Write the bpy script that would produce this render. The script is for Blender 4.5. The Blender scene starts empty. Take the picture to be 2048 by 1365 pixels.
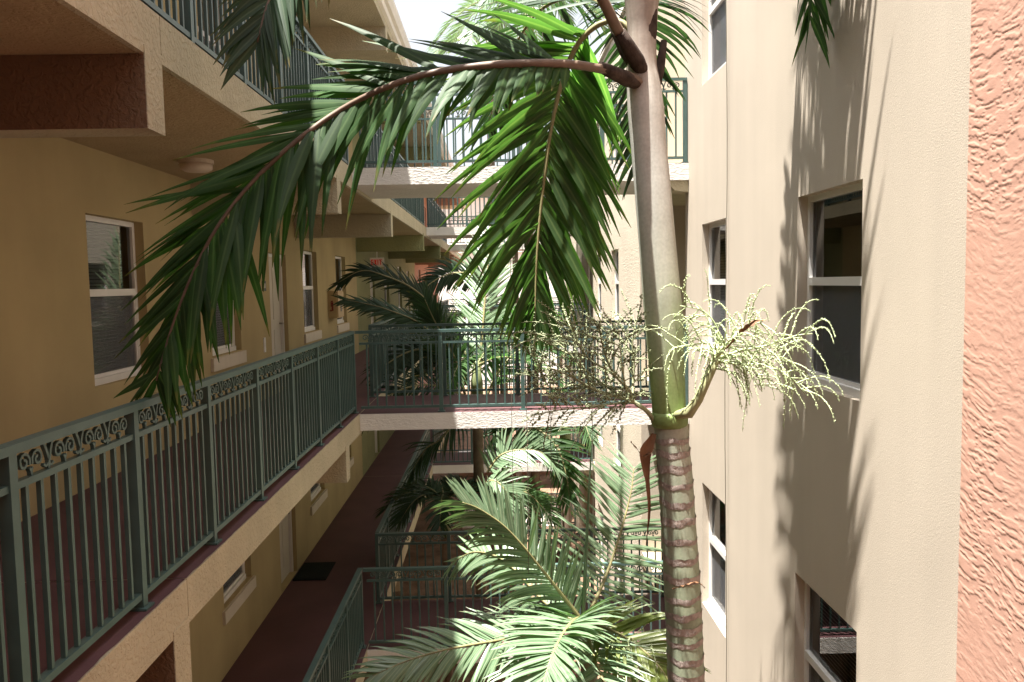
import bpy, math, random
import numpy as np
from mathutils import Vector, Matrix, noise as mnoise

SC = bpy.context.scene
COL = SC.collection
# ------------------------------------------------------------------ camera
F_PX = 1600.0
YAW, PITCH, ROLL = .0175, .0725, -.0182
def cam_axes():
    cy, sy, cp, sp = math.cos(YAW), math.sin(YAW), math.cos(PITCH), math.sin(PITCH)
    f = Vector((sy*cp, cy*cp, -sp)); r = Vector((cy, -sy, 0)); u = r.cross(f)
    c, s = math.cos(ROLL), math.sin(ROLL)
    return c*r + s*u, -s*r + c*u, f
CR, CU, CF = cam_axes()
cam = bpy.data.cameras.new('camera'); cam.lens = 36*F_PX/2048; cam.sensor_width = 36
cam.clip_start = .05; cam.clip_end = 2000
co = bpy.data.objects.new('camera', cam); COL.objects.link(co); SC.camera = co
m = Matrix.Identity(4)
for i in range(3):
    m[i][0], m[i][1], m[i][2] = CR[i], CU[i], -CF[i]
co.matrix_world = m
def at(px, py, Y):
    d = CR*((px-1024)/F_PX) + CU*(-(py-682.5)/F_PX) + CF
    return d*(Y/d.y)

# ------------------------------------------------------------------ light
SUN = Vector((.165, .115, -1)).normalized()
w = bpy.data.worlds.new('World'); SC.world = w; w.use_nodes = True
nt = w.node_tree; nt.nodes.clear()
sky = nt.nodes.new('ShaderNodeTexSky'); sky.sky_type = 'NISHITA'; sky.sun_disc = False
sky.sun_elevation = math.asin(-SUN.z); sky.sun_rotation = math.atan2(-SUN.x, -SUN.y) % (2*math.pi)
sky.air_density = 1.0; sky.dust_density = 4.0; sky.ozone_density = .6
bg = nt.nodes.new('ShaderNodeBackground'); bg.inputs[1].default_value = .06
ow = nt.nodes.new('ShaderNodeOutputWorld')
hz = nt.nodes.new('ShaderNodeHueSaturation'); hz.inputs['Saturation'].default_value = .25   # hazy pale summer sky
nt.links.new(sky.outputs[0], hz.inputs['Color']); nt.links.new(hz.outputs[0], bg.inputs[0]); nt.links.new(bg.outputs[0], ow.inputs[0])
sl = bpy.data.lights.new('sun', 'SUN'); sl.energy = 5; sl.angle = math.radians(.53); sl.color = (1, .955, .88)
so = bpy.data.objects.new('sun', sl); COL.objects.link(so)
so.rotation_euler = SUN.to_track_quat('-Z', 'Y').to_euler()
vs = SC.view_settings; vs.view_transform = 'Standard'; vs.look = 'None'; vs.gamma = 1
vs.exposure = 2.35; vs.use_curve_mapping = False
SC.cycles.use_denoising = True
SC.cycles.max_bounces = 10; SC.cycles.diffuse_bounces = 6; SC.cycles.transparent_max_bounces = 16

# ------------------------------------------------------------------ helpers
random.seed(7)
def tag(o, label=None, cat=None, group=None, kind=None):
    if label: o['label'] = label
    if cat: o['category'] = cat
    if group: o['group'] = group
    if kind: o['kind'] = kind
    return o
def thing(name, label, cat, loc=(0, 0, 0), rz=0, group=None):
    o = bpy.data.objects.new(name, None); COL.objects.link(o)
    o.empty_display_size = .1
    o.location = loc; o.rotation_euler = (0, 0, rz)
    return tag(o, label, cat, group)
def link(name, me, parent=None, loc=None, rz=None):
    o = bpy.data.objects.new(name, me); COL.objects.link(o)
    if parent: o.parent = parent
    if loc is not None: o.location = loc
    if rz is not None: o.rotation_euler = (0, 0, rz)
    return o
class MB:
    """collects shapes, then makes one mesh"""
    def __init__(s): s.v = []; s.f = []; s.smooth = []; s.tip = []; s.rib = []
    def quad(s, a, b, c, d, sm=False):
        n = len(s.v); s.v += [tuple(a), tuple(b), tuple(c), tuple(d)]; s.f.append((n, n+1, n+2, n+3)); s.smooth.append(sm)
    def box(s, x0, x1, y0, y1, z0, z1, bev=0):
        n = len(s.v)
        s.v += [(x, y, z) for z in (z0, z1) for y in (y0, y1) for x in (x0, x1)]
        for q in ((0, 2, 3, 1), (4, 5, 7, 6), (0, 1, 5, 4), (2, 6, 7, 3), (0, 4, 6, 2), (1, 3, 7, 5)):
            s.f.append(tuple(n+i for i in q)); s.smooth.append(False)
        return s
    def tube(s, pts, rad, seg=8, cap=True, sm=True):
        pts = [Vector(p) for p in pts]
        if not hasattr(rad, '__len__'): rad = [rad]*len(pts)
        n0 = len(s.v); ref = None
        for i, p in enumerate(pts):
            t = (pts[min(i+1, len(pts)-1)] - pts[max(i-1, 0)]).normalized()
            if ref is None:
                ref = Vector((0, 0, 1)) if abs(t.z) < .9 else Vector((1, 0, 0))
            a = (ref - t*ref.dot(t)).normalized(); ref = a; b = t.cross(a)
            for k in range(seg):
                th = 2*math.pi*k/seg
                s.v.append(tuple(p + (a*math.cos(th) + b*math.sin(th))*rad[i]))
        for i in range(len(pts)-1):
            for k in range(seg):
                a0 = n0+i*seg+k; a1 = n0+i*seg+(k+1) % seg
                s.f.append((a0, a1, a1+seg, a0+seg)); s.smooth.append(sm)
        if cap:
            s.f.append(tuple(n0+k for k in reversed(range(seg)))); s.smooth.append(False)
            e = n0+(len(pts)-1)*seg; s.f.append(tuple(e+k for k in range(seg))); s.smooth.append(False)
        return s
    def octa(s, c, r):
        n = len(s.v); x, y, z = c
        s.v += [(x+r, y, z), (x-r, y, z), (x, y+r, z), (x, y-r, z), (x, y, z+r*1.2), (x, y, z-r*1.2)]
        for q in ((0, 2, 4), (2, 1, 4), (1, 3, 4), (3, 0, 4), (2, 0, 5), (1, 2, 5), (3, 1, 5), (0, 3, 5)):
            s.f.append(tuple(n+i for i in q)); s.smooth.append(True)
    def prism(s, poly, axis, a0, a1):
        """poly of 2-D points extruded along axis ('x','y','z')"""
        n = len(s.v); k = len(poly)
        for a in (a0, a1):
            for p, q in poly:
                s.v.append({'x': (a, p, q), 'y': (p, a, q), 'z': (p, q, a)}[axis])
        s.f.append(tuple(n+i for i in range(k))); s.f.append(tuple(n+k+i for i in reversed(range(k))))
        s.smooth += [False, False]
        for i in range(k):
            j = (i+1) % k; s.f.append((n+i, n+k+i, n+k+j, n+j)); s.smooth.append(False)
        return s
    def mesh(s, name, mat, off=(0, 0, 0)):
        me = bpy.data.meshes.new(name)
        o = Vector(off)
        me.from_pydata([tuple(Vector(v)-o) for v in s.v] if o.length else s.v, [], s.f)
        me.polygons.foreach_set('use_smooth', s.smooth)
        if mat: me.materials.append(mat)
        if s.tip and len(s.tip) == len(s.v):
            for nm, dat in (('tip', s.tip), ('rib', s.rib)):
                me.attributes.new(nm, 'FLOAT', 'POINT').data.foreach_set('value', dat)
        me.update(); return me
    def build(s, name, mat, parent=None, loc=None):
        off = parent.location if (parent is not None and loc is None) else (0, 0, 0)
        o = link(name, s.mesh(name, mat, off), parent, loc)
        return o

# ------------------------------------------------------------------ materials
def mat(name, col, rough=.8, var=.0, vscale=3.0, bumps=(), spec=.4, streak=0, trans=0, fine=0, fscale=120, metallic=0, per=0, leafy=0):
    """bumps: (type, scale, strength, distance, stretch)"""
    m = bpy.data.materials.new(name); m.use_nodes = True
    n = m.node_tree.nodes; l = m.node_tree.links
    b = n['Principled BSDF']; b.inputs['Roughness'].default_value = rough
    b.inputs['Specular IOR Level'].default_value = spec; b.inputs['Metallic'].default_value = metallic
    tc = n.new('ShaderNodeTexCoord'); geo = n.new('ShaderNodeNewGeometry')
    c = n.new('ShaderNodeRGB'); c.outputs[0].default_value = (*col, 1); out = c.outputs[0]
    def darken(out, fac_socket, lo, hi):
        mr = n.new('ShaderNodeMapRange'); mr.inputs[1].default_value = .3; mr.inputs[2].default_value = .7
        mr.inputs[3].default_value = lo; mr.inputs[4].default_value = hi; l.new(fac_socket, mr.inputs[0])
        mx = n.new('ShaderNodeMix'); mx.data_type = 'RGBA'; mx.blend_type = 'MULTIPLY'; mx.inputs[0].default_value = 1
        l.new(out, mx.inputs[6]); l.new(mr.outputs[0], mx.inputs[7]); return mx.outputs[2]
    def noise(scale, detail=5, stretch=(1, 1, 1), dist=0):
        mp = n.new('ShaderNodeMapping'); mp.inputs['Scale'].default_value = stretch; l.new(geo.outputs['Position'], mp.inputs[0])
        t = n.new('ShaderNodeTexNoise'); t.inputs['Scale'].default_value = scale; t.inputs['Detail'].default_value = detail
        t.inputs['Distortion'].default_value = dist; l.new(mp.outputs[0], t.inputs[0]); return t.outputs[0]
    if var: out = darken(out, noise(vscale), 1-var, 1+var*.5)
    if streak: out = darken(out, noise(1.0, 6, (3.2, 3.2, .35)), 1-streak, 1+streak*.3)
    if fine: out = darken(out, noise(fscale, 3), 1-fine, 1+fine*.4)
    if leafy:   # paler midrib, dry yellow-brown tips
        ar = n.new('ShaderNodeAttribute'); ar.attribute_name = 'rib'; at_ = n.new('ShaderNodeAttribute'); at_.attribute_name = 'tip'
        mr = n.new('ShaderNodeMapRange'); mr.inputs[1].default_value = .72; mr.inputs[2].default_value = .95; mr.inputs[3].default_value = 0; mr.inputs[4].default_value = .55
        l.new(ar.outputs['Fac'], mr.inputs[0]); mx = n.new('ShaderNodeMix'); mx.data_type = 'RGBA'; l.new(mr.outputs[0], mx.inputs[0]); l.new(out, mx.inputs[6])
        mx.inputs[7].default_value = (col[0]*2.6, col[1]*1.9, col[2]*2.2, 1); out = mx.outputs[2]
        ns = noise(9, 2); ad = n.new('ShaderNodeMath'); ad.operation = 'MULTIPLY_ADD'; l.new(ns, ad.inputs[0]); ad.inputs[1].default_value = .7; l.new(at_.outputs['Fac'], ad.inputs[2])
        mr = n.new('ShaderNodeMapRange'); mr.inputs[1].default_value = 1.22; mr.inputs[2].default_value = 1.42; mr.inputs[3].default_value = 0; mr.inputs[4].default_value = leafy
        l.new(ad.outputs[0], mr.inputs[0]); mx = n.new('ShaderNodeMix'); mx.data_type = 'RGBA'; l.new(mr.outputs[0], mx.inputs[0]); l.new(out, mx.inputs[6])
        mx.inputs[7].default_value = (.17, .125, .045, 1); out = mx.outputs[2]
    if per:
        oi = n.new('ShaderNodeObjectInfo'); mr = n.new('ShaderNodeMapRange'); mr.inputs[3].default_value = 1-per; mr.inputs[4].default_value = 1+per
        l.new(oi.outputs['Random'], mr.inputs[0]); mx = n.new('ShaderNodeMix'); mx.data_type = 'RGBA'; mx.blend_type = 'MULTIPLY'; mx.inputs[0].default_value = 1
        l.new(out, mx.inputs[6]); l.new(mr.outputs[0], mx.inputs[7]); out = mx.outputs[2]
    l.new(out, b.inputs['Base Color'])
    last = None
    for (kind, scale, strength, dist, stretch) in bumps:
        src = noise(scale, 4, stretch, .6)
        if kind == 'ridge':
            cr = n.new('ShaderNodeValToRGB'); cr.color_ramp.elements[0].position = .44; cr.color_ramp.elements[1].position = .6
            l.new(src, cr.inputs[0]); src = cr.outputs[0]
        bp = n.new('ShaderNodeBump'); bp.inputs['Strength'].default_value = strength; bp.inputs['Distance'].default_value = dist
        l.new(src, bp.inputs['Height'])
        if last: l.new(last, bp.inputs['Normal'])
        last = bp.outputs[0]
    if last: l.new(last, b.inputs['Normal'])
    if trans:
        tr = n.new('ShaderNodeBsdfTranslucent'); ad = n.new('ShaderNodeMixShader'); ad.inputs[0].default_value = trans
        hs = n.new('ShaderNodeMix'); hs.data_type = 'RGBA'; hs.blend_type = 'MULTIPLY'; hs.inputs[0].default_value = 1
        hs.inputs[7].default_value = (1.55, 2.1, .85, 1); l.new(out, hs.inputs[6]); l.new(hs.outputs[2], tr.inputs[0])
        o = n['Material Output']; l.new(b.outputs[0], ad.inputs[1]); l.new(tr.outputs[0], ad.inputs[2]); l.new(ad.outputs[0], o.inputs[0])
    return m
U = (1, 1, 1)
ROUGH = (('ridge', 34, .7, .006, U), ('n', 120, .4, .0025, U))
FINE = (('n', 130, .5, .003, U), ('n', 300, .4, .0015, U))
M = {
 'wall_yellow': mat('wall_yellow', (.45, .355, .19), .85, .12, 1.2, FINE, .2, streak=.06),
 'wall_cream': mat('wall_cream', (.58, .505, .415), .85, .06, .9, FINE, .2, streak=.06, fine=.12, fscale=170),
 'wall_cream_rough': mat('wall_cream_rough', (.60, .52, .42), .85, .08, 1.2, ROUGH, .2),
 'wall_green': mat('wall_green', (.27, .27, .135), .85, .10, 2, ROUGH, .2),
 'wall_orange': mat('wall_orange', (.42, .23, .16), .85, .06, 1.5, ROUGH, .2),
 'wall_salmon': mat('wall_salmon', (.58, .345, .265), .95, .05, 1.2, (('n', 160, .3, .0015, U),), .05),
 'wall_white': mat('wall_white', (.80, .78, .74), .8, .04, 1, FINE, .2),
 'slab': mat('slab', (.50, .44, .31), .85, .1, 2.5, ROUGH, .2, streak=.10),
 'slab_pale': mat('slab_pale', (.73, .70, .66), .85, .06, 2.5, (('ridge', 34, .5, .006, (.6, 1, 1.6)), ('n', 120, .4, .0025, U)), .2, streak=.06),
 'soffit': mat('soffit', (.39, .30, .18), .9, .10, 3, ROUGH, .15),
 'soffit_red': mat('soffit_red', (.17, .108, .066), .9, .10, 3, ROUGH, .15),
 'floor': mat('floor', (.115, .052, .056), .6, .2, 1.6, (('n', 80, .3, .002, U),), .35),
 'rail': mat('rail', (.066, .116, .106), .38, .15, 9, (('n', 60, .15, .001, U),), .5),
 'white_paint': mat('white_paint', (.76, .74, .72), .45, .05, 6, (), .4),
 'sill_paint': mat('sill_paint', (.66, .58, .48), .7, .06, 6, FINE, .3),
 'door_paint': mat('door_paint', (.60, .54, .46), .5, .05, 3, (), .4),
 'blind': mat('blind', (.34, .335, .31), .6, .06, 6, (), .3),
 'dark': mat('dark', (.02, .02, .022), .8),
 'screen': mat('screen', (.045, .047, .055), .65, .12, 25, (), .25),
 'metal': mat('metal', (.35, .33, .30), .35, .05, 20, (), .5, metallic=.9),
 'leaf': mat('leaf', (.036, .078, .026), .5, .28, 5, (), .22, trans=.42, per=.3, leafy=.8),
 'leaf_backlit': mat('leaf_backlit', (.066, .122, .042), .5, .28, 5, (), .22, trans=.55, per=.3, leafy=.8),  # lighter copy of leaf, light from behind put into its colour
 'leaf_dark': mat('leaf_dark', (.026, .050, .026), .5, .28, 4, (), .2, trans=.2, per=.3, leafy=.7),  # darker copy of leaf, shade on the fronds put into its colour
 'leaf_far': mat('leaf_far', (.13, .18, .13), .4, .25, 3, (), .5, trans=.22),  # haze and sun glare on distant crowns put into the leaf colour
 'leaf_pale': mat('leaf_pale', (.125, .195, .11), .38, .22, 4, (), .55, trans=.16, per=.15, leafy=.5),  # paler copy of leaf, gloss of direct sun put into its colour
 'leaf_yellow': mat('leaf_yellow', (.12, .15, .035), .4, .25, 5, (), .45, trans=.3),
 'rachis': mat('rachis', (.22, .20, .09), .5, .2, 12, (), .4),
 'rachis_brown': mat('rachis_brown', (.155, .105, .075), .55, .25, 14, (), .4),
 'bark': mat('bark', (.21, .155, .115), .85, .35, 6, (('n', 30, .6, .01, (1, 1, 4)),), .2),
 'scar': mat('scar', (.37, .31, .275), .85, .35, 35, (('n', 90, .8, .006, (2, 2, .4)),), .2),
 'dead': mat('dead', (.17, .085, .042), .7, .4, 12, (('n', 40, .6, .006, (2, 2, .3)),), .3),
 'fuzz': mat('fuzz', (.065, .048, .040), .95, .5, 22, (('n', 120, .8, .006, (1, 1, .4)),), .1),
 'flower_stem_dull': mat('flower_stem_dull', (.30, .32, .19), .6, .2, 15, (), .3),
 'flower_green': mat('flower_green', (.21, .24, .135), .6, .25, 30, (), .3),
 'flower_stem': mat('flower_stem', (.32, .33, .17), .55, .2, 15, (), .4),
 'flower_pale': mat('flower_pale', (.40, .47, .26), .55, .18, 30, (), .35, trans=.0),
 'ground': mat('ground', (.20, .125, .085), .95, .45, 2, (('n', 12, .8, .04, U),), .1),
 'mat_fibre': mat('mat_fibre', (.022, .026, .024), .95, .3, 40, (('n', 200, .8, .004, U),), .1),
 'cabinet': mat('cabinet', (.50, .36, .19), .6, .08, 8, (), .4),
 'red_sign': mat('red_sign', (.22, .03, .025), .5),
 'exit_red': mat('exit_red', (.5, .04, .03), .5),
 'sign_white': mat('sign_white', (.72, .70, .66), .5),
 'plaque': mat('plaque', (.06, .075, .055), .5),
 'plaque_pale': mat('plaque_pale', (.5, .47, .38), .5),
 'wire': mat('wire', (.13, .12, .09), .6),
 'lamp_white': mat('lamp_white', (.55, .45, .36), .5),
 'gutter': mat('gutter', (.78, .73, .66), .6, .06, 3, (), .3),
}
def trunk_material(name, stops, zlo, zhi, streak=.25):
    m = mat(name, (1, 1, 1), .55, .10, 10, (('n', 40, .25, .004, (3, 3, .2)),), .35, fine=.12, fscale=60)
    n = m.node_tree.nodes; l = m.node_tree.links
    geo = [q for q in n if q.type == 'NEW_GEOMETRY'][0]
    sx = n.new('ShaderNodeSeparateXYZ'); l.new(geo.outputs['Position'], sx.inputs[0])
    ns = n.new('ShaderNodeTexNoise'); mp = n.new('ShaderNodeMapping'); mp.inputs['Scale'].default_value = (14, 14, .8)
    l.new(geo.outputs['Position'], mp.inputs[0]); l.new(mp.outputs[0], ns.inputs[0]); ns.inputs['Scale'].default_value = 1.4
    mr = n.new('ShaderNodeMapRange'); mr.inputs[1].default_value = zlo; mr.inputs[2].default_value = zhi; l.new(sx.outputs[2], mr.inputs[0])
    ad = n.new('ShaderNodeMath'); ad.operation = 'MULTIPLY_ADD'; l.new(ns.outputs[0], ad.inputs[0]); ad.inputs[1].default_value = streak
    l.new(mr.outputs[0], ad.inputs[2])
    sb = n.new('ShaderNodeMath'); sb.operation = 'SUBTRACT'; l.new(ad.outputs[0], sb.inputs[0]); sb.inputs[1].default_value = streak*.5
    cr = n.new('ShaderNodeValToRGB'); e = cr.color_ramp.elements
    while len(e) > 1: e.remove(e[0])
    e[0].position = stops[0][0]; e[0].color = (*stops[0][1], 1)
    for p, c in stops[1:]:
        q = e.new(p); q.color = (*c, 1)
    l.new(sb.outputs[0], cr.inputs[0])
    rgb = [q for q in n if q.type == 'RGB'][0]
    for lk in list(rgb.outputs[0].links): l.new(cr.outputs[0], lk.to_socket)
    return m
def glass():
    m = bpy.data.materials.new('glass'); m.use_nodes = True
    n = m.node_tree.nodes; l = m.node_tree.links; n.remove(n['Principled BSDF'])
    t = n.new('ShaderNodeBsdfTransparent'); t.inputs[0].default_value = (.62, .66, .66, 1)
    g = n.new('ShaderNodeBsdfGlossy'); g.inputs['Roughness'].default_value = .012
    f = n.new('ShaderNodeFresnel'); f.inputs[0].default_value = 1.75
    mx = n.new('ShaderNodeMixShader'); l.new(f.outputs[0], mx.inputs[0]); l.new(t.outputs[0], mx.inputs[1]); l.new(g.outputs[0], mx.inputs[2])
    l.new(mx.outputs[0], n['Material Output'].inputs[0]); return m
M['glass'] = glass()
_b = M['exit_red'].node_tree.nodes['Principled BSDF']; _b.inputs['Emission Color'].default_value = (1, .05, .03, 1); _b.inputs['Emission Strength'].default_value = .03

# ------------------------------------------------------------------ levels
LEV = [-7.38, -4.46, -1.54, 1.38]; STOREY = 2.92; ROOF = 4.30
XW, XE, XRAIL, XR = -3.22, -1.68, -1.75, 2.30
WZ0, WZ1 = .765, 2.15            # window sill and head above the floor

# ------------------------------------------------------------------ ground
g = MB(); g.quad((-300, -200, LEV[0]-.12), (300, -200, LEV[0]-.12), (300, 500, LEV[0]-.12), (-300, 500, LEV[0]-.12))
tag(g.build('ground', M['ground']), kind='structure')
g = MB(); g.box(-1.2, 1.9, 24, 27.5, LEV[0]-.116, LEV[0]-.06)
tag(g.build('path', mat('path', (.55, .46, .40), .9, .12, 2, FINE, .2)), kind='structure')  # pale sheet on the mulch: a sunlit patch put into the colour

# ------------------------------------------------------------------ walls with openings
def wall_x(name, x, s, y0, y1, z0, z1, holes, material, parent, depth=.11, thick=.2):
    """wall in the plane x facing s (+1/-1) with rectangular holes (y0,y1,z0,z1) and their reveals"""
    b = MB(); ys = sorted({y0, y1, *[h[0] for h in holes], *[h[1] for h in holes]}); zs = sorted({z0, z1, *[h[2] for h in holes], *[h[3] for h in holes]})
    def inside(y, z): return any(h[0] < y < h[1] and h[2] < z < h[3] for h in holes)
    for i in range(len(ys)-1):
        for j in range(len(zs)-1):
            a, c, d, e = ys[i], ys[i+1], zs[j], zs[j+1]
            if inside((a+c)/2, (d+e)/2): continue
            q = [(x, a, d), (x, c, d), (x, c, e), (x, a, e)]
            b.quad(*(q if s > 0 else q[::-1]))
    xi = x - s*(depth+.03)
    for (a, c, d, e) in holes:
        for q in ([(x, a, d), (x, a, e), (xi, a, e), (xi, a, d)], [(x, c, e), (x, c, d), (xi, c, d), (xi, c, e)],
                  [(x, a, e), (x, c, e), (xi, c, e), (xi, a, e)], [(x, c, d), (x, a, d), (xi, a, d), (xi, c, d)]):
            b.quad(*(q if s > 0 else q[::-1]))
    # closing back and ends, so that the wall is solid from behind
    xb = x - s*(depth+.4)
    b.quad((xb, y0, z0), (xb, y1, z0), (xb, y1, z1), (xb, y0, z1))
    b.quad((x, y0, z0), (x, y0, z1), (xb, y0, z1), (xb, y0, z0)); b.quad((x, y1, z0), (x, y1, z1), (xb, y1, z1), (xb, y1, z0))
    b.quad((x, y0, z1), (x, y1, z1), (xb, y1, z1), (xb, y0, z1))
    return b.build(name, material, parent)

WIN = {}
def window_meshes(wd, h):
    k = (round(wd, 2), round(h, 2))
    if k in WIN: return WIN[k]
    f = .045; mid = h*.545
    fr = MB()   # local: outward +X, y across, z up from the sill; the frame stands in the reveal
    fr.box(-.05, 0, 0, f, 0, h); fr.box(-.05, 0, wd-f, wd, 0, h); fr.box(-.05, .002, f, wd-f, h-f, h); fr.box(-.05, .025, f, wd-f, 0, .055)
    mr = MB().box(-.04, .012, f, wd-f, mid-.03, mid+.03)
    sash = MB(); sash.box(-.038, -.004, f, f+.022, .055, mid-.03); sash.box(-.038, -.004, wd-f-.022, wd-f, .055, mid-.03); sash.box(-.038, -.004, f+.022, wd-f-.022, .055, .085)
    p1 = MB(); p1.quad((-.026, f, mid+.03), (-.026, wd-f, mid+.03), (-.026, wd-f, h-f), (-.026, f, h-f))
    p2 = MB(); p2.quad((-.03, f+.022, .085), (-.03, wd-f-.022, .085), (-.03, wd-f-.022, mid-.03), (-.03, f+.022, mid-.03))
    sc = MB(); sc.quad((-.016, f+.022, .085), (-.016, wd-f-.022, .085), (-.016, wd-f-.022, mid-.03), (-.016, f+.022, mid-.03))
    bl = MB(); z = .06
    while z < h-.04:
        bl.quad((-.11, f, z), (-.11, wd-f, z), (-.096, wd-f, z+.024), (-.096, f, z+.024)); z += .03
    bk = MB(); bk.quad((-.125, 0, 0), (-.125, wd, 0), (-.125, wd, h), (-.125, 0, h))  # near-black sheet, darkness of the unlit room put into its colour
    WIN[k] = dict(frame=fr.mesh('window', M['white_paint']), mr=mr.mesh('meeting_rail', M['white_paint']), sash=sash.mesh('sash', M['white_paint']),
                  p1=p1.mesh('pane', M['glass']), p2=p2.mesh('pane', M['glass']), sc=sc.mesh('insect_screen', screen_mat()), bl=bl.mesh('blind', M['blind']), bk=bk.mesh('dark_backing', M['dark']))
    return WIN[k]
_scr = []
def screen_mat():
    if _scr: return _scr[0]
    m = bpy.data.materials.new('insect_screen'); m.use_nodes = True; n = m.node_tree.nodes; l = m.node_tree.links
    b = n['Principled BSDF']; b.inputs['Base Color'].default_value = (.13, .133, .145, 1); b.inputs['Roughness'].default_value = .6
    t = n.new('ShaderNodeBsdfTransparent'); mx = n.new('ShaderNodeMixShader'); mx.inputs[0].default_value = .55
    l.new(t.outputs[0], mx.inputs[1]); l.new(b.outputs[0], mx.inputs[2]); l.new(mx.outputs[0], n['Material Output'].inputs[0])
    _scr.append(m); return m
def window(parent, x, s, y0, y1, z0, z1, depth=.08, sill=False, blind=True):
    W = window_meshes(y1-y0, z1-z0); rz = 0 if s > 0 else math.pi
    loc = Vector((x - s*depth, y0 if s > 0 else y1, z0)) - parent.location
    o = link('window', W['frame'], parent, loc, rz)
    link('meeting_rail', W['mr'], o); link('sash', W['sash'], o); link('pane', W['p1'], o); link('pane', W['p2'], o)
    link('insect_screen', W['sc'], o); link('dark_backing', W['bk'], o)
    if blind: link('blind', W['bl'], o)
    if sill:
        wd = y1-y0
        b = MB().box(-depth*0+.0, depth+.035, -.07, wd+.07, -.16, -.012)
        so_ = link('sill', b.mesh('sill', M['sill_paint']), o)
    return o
DOOR = {}
def door(parent, x, s, y0, y1, z0, z1, depth=.09):
    wd, h = y1-y0, z1-z0
    k = (round(wd, 2), round(h, 2))
    if k not in DOOR:
        d = MB().box(-.04, -.012, .05, wd-.05, .01, h-.05)
        for (a, c, e, g_) in ((.14, wd/2-.04, .2, .9), (wd/2+.04, wd-.14, .2, .9), (.14, wd/2-.04, 1.05, h-.2), (wd/2+.04, wd-.14, 1.05, h-.2)):
            d.box(-.012, -.004, a, c, e, g_)
        f = MB().box(-.05, .03, 0, .05, 0, h); f.box(-.05, .03, wd-.05, wd, 0, h); f.box(-.05, .03, .05, wd-.05, h-.05, h)
        hd = MB().tube([(-.012, wd-.11, .98), (.05, wd-.11, .98)], .014, 8); hd.tube([(.045, wd-.12, .98), (.045, wd-.21, .98)], .010, 8)
        bk = MB(); bk.quad((-.06, 0, 0), (-.06, wd, 0), (-.06, wd, h), (-.06, 0, h))
        DOOR[k] = (d.mesh('door', M['door_paint']), f.mesh('door_frame', M['white_paint']), hd.mesh('handle', M['metal']), bk.mesh('dark_backing', M['dark']))
    D = DOOR[k]
    loc = Vector((x - s*depth, y0 if s > 0 else y1, z0)) - parent.location
    o = link('door', D[0], parent, loc, 0 if s > 0 else math.pi)
    link('door_frame', D[1], o); link('handle', D[2], o); link('dark_backing', D[3], o)
    return o

def ragged(b, y0, y1, x_in, x_edge, z, step=.06, amp=.012, seed=0):
    """floor coating sheet whose outer edge wanders a little"""
    n = max(2, int((y1-y0)/step)); r = random.Random(seed)
    pr = None
    for i in range(n+1):
        y = y0+(y1-y0)*i/n; xe = x_edge - amp*abs(mnoise.noise((y*5, seed, 0))) - r.random()*.004
        if pr: b.quad((x_in, pr[0], z), (pr[1], pr[0], z), (xe, y, z), (x_in, y, z))
        pr = (y, xe)
def left_block(label, y0, y1, openings, beams, wall_mat, beam_mat, slab_mat, soffit_mat, levels=(0, 1, 2, 3), sills=True, edge_red=False):
    """a stretch of the gallery building on the left: wall, openings, galleries, beams, roof"""
    t = thing('apartment_building', label, 'building', (XW, y0, LEV[0]))
    holes = []
    for lv in levels:
        f = LEV[lv]
        for kind, a, c in openings:
            holes.append((a, c, f+WZ0, f+WZ1) if kind == 'w' else (a, c, f+.01, f+2.03))
    wall_x('wall', XW, 1, y0, y1, LEV[0]-.1, ROOF-.24, holes, wall_mat, t)
    for lv in levels:
        f = LEV[lv]
        for kind, a, c in openings:
            if kind == 'w': window(t, XW, 1, a, c, f+WZ0, f+WZ1, sill=sills and a > 8)
            else: door(t, XW, 1, a, c, f+.01, f+2.03)
    for f in LEV[1:]:
        s_ = MB().box(XW+.003, XE, y0, y1-.004, f-.24, f); sl_ = s_.build('walkway_slab', slab_mat, t)
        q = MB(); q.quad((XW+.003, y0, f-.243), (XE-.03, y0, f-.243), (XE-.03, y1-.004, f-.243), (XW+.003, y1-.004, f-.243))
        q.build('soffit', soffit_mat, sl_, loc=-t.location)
        q = MB(); ragged(q, y0, y1-.004, XW+.003, XE-.002, f+.004, seed=int(f*10)+int(y0)); q.build('floor_coating', M['floor'], sl_, loc=-t.location)
        for by in beams:
            b = MB().prism([(XW+.004, f-.60), (XE+.004, f-.60), (XE+.004, f-.2), (XW+.004, f-.2)], 'y', by, by+.20)
            bo = b.build('beam', slab_mat if edge_red else beam_mat, t)
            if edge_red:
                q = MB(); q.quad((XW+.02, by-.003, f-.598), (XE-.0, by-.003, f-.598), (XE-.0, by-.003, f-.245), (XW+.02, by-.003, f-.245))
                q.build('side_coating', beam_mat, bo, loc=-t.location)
    rs = MB().box(XW+.003, XE, y0, y1-.004, ROOF-.24, ROOF); rs.build('roof_slab', slab_mat, t)
    q = MB().prism([(XE+.001, ROOF-.12), (XE+.05, ROOF-.10), (XE+.06, ROOF-.02), (XE+.11, ROOF+.0), (XE+.15, ROOF+.10), (XE+.15, ROOF+.16), (XE-.2, ROOF+.16), (XE-.2, ROOF+.004), (XE+.001, ROOF+.004)], 'y', y0, y1-.004)
    q.build('cornice', M['gutter'], t)
    for by in beams:
        b = MB().prism([(XW+.004, ROOF-.60), (XE+.004, ROOF-.60), (XE+.004, ROOF-.2), (XW+.004, ROOF-.2)], 'y', by, by+.20); b.build('beam', beam_mat, t)
    return t
yellow_open = [('w', 6.4, 7.42), ('w', 9.05, 10.08), ('d', 11.42, 12.34), ('w', 13.38, 14.45), ('w', 16.12, 17.16)]
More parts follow.
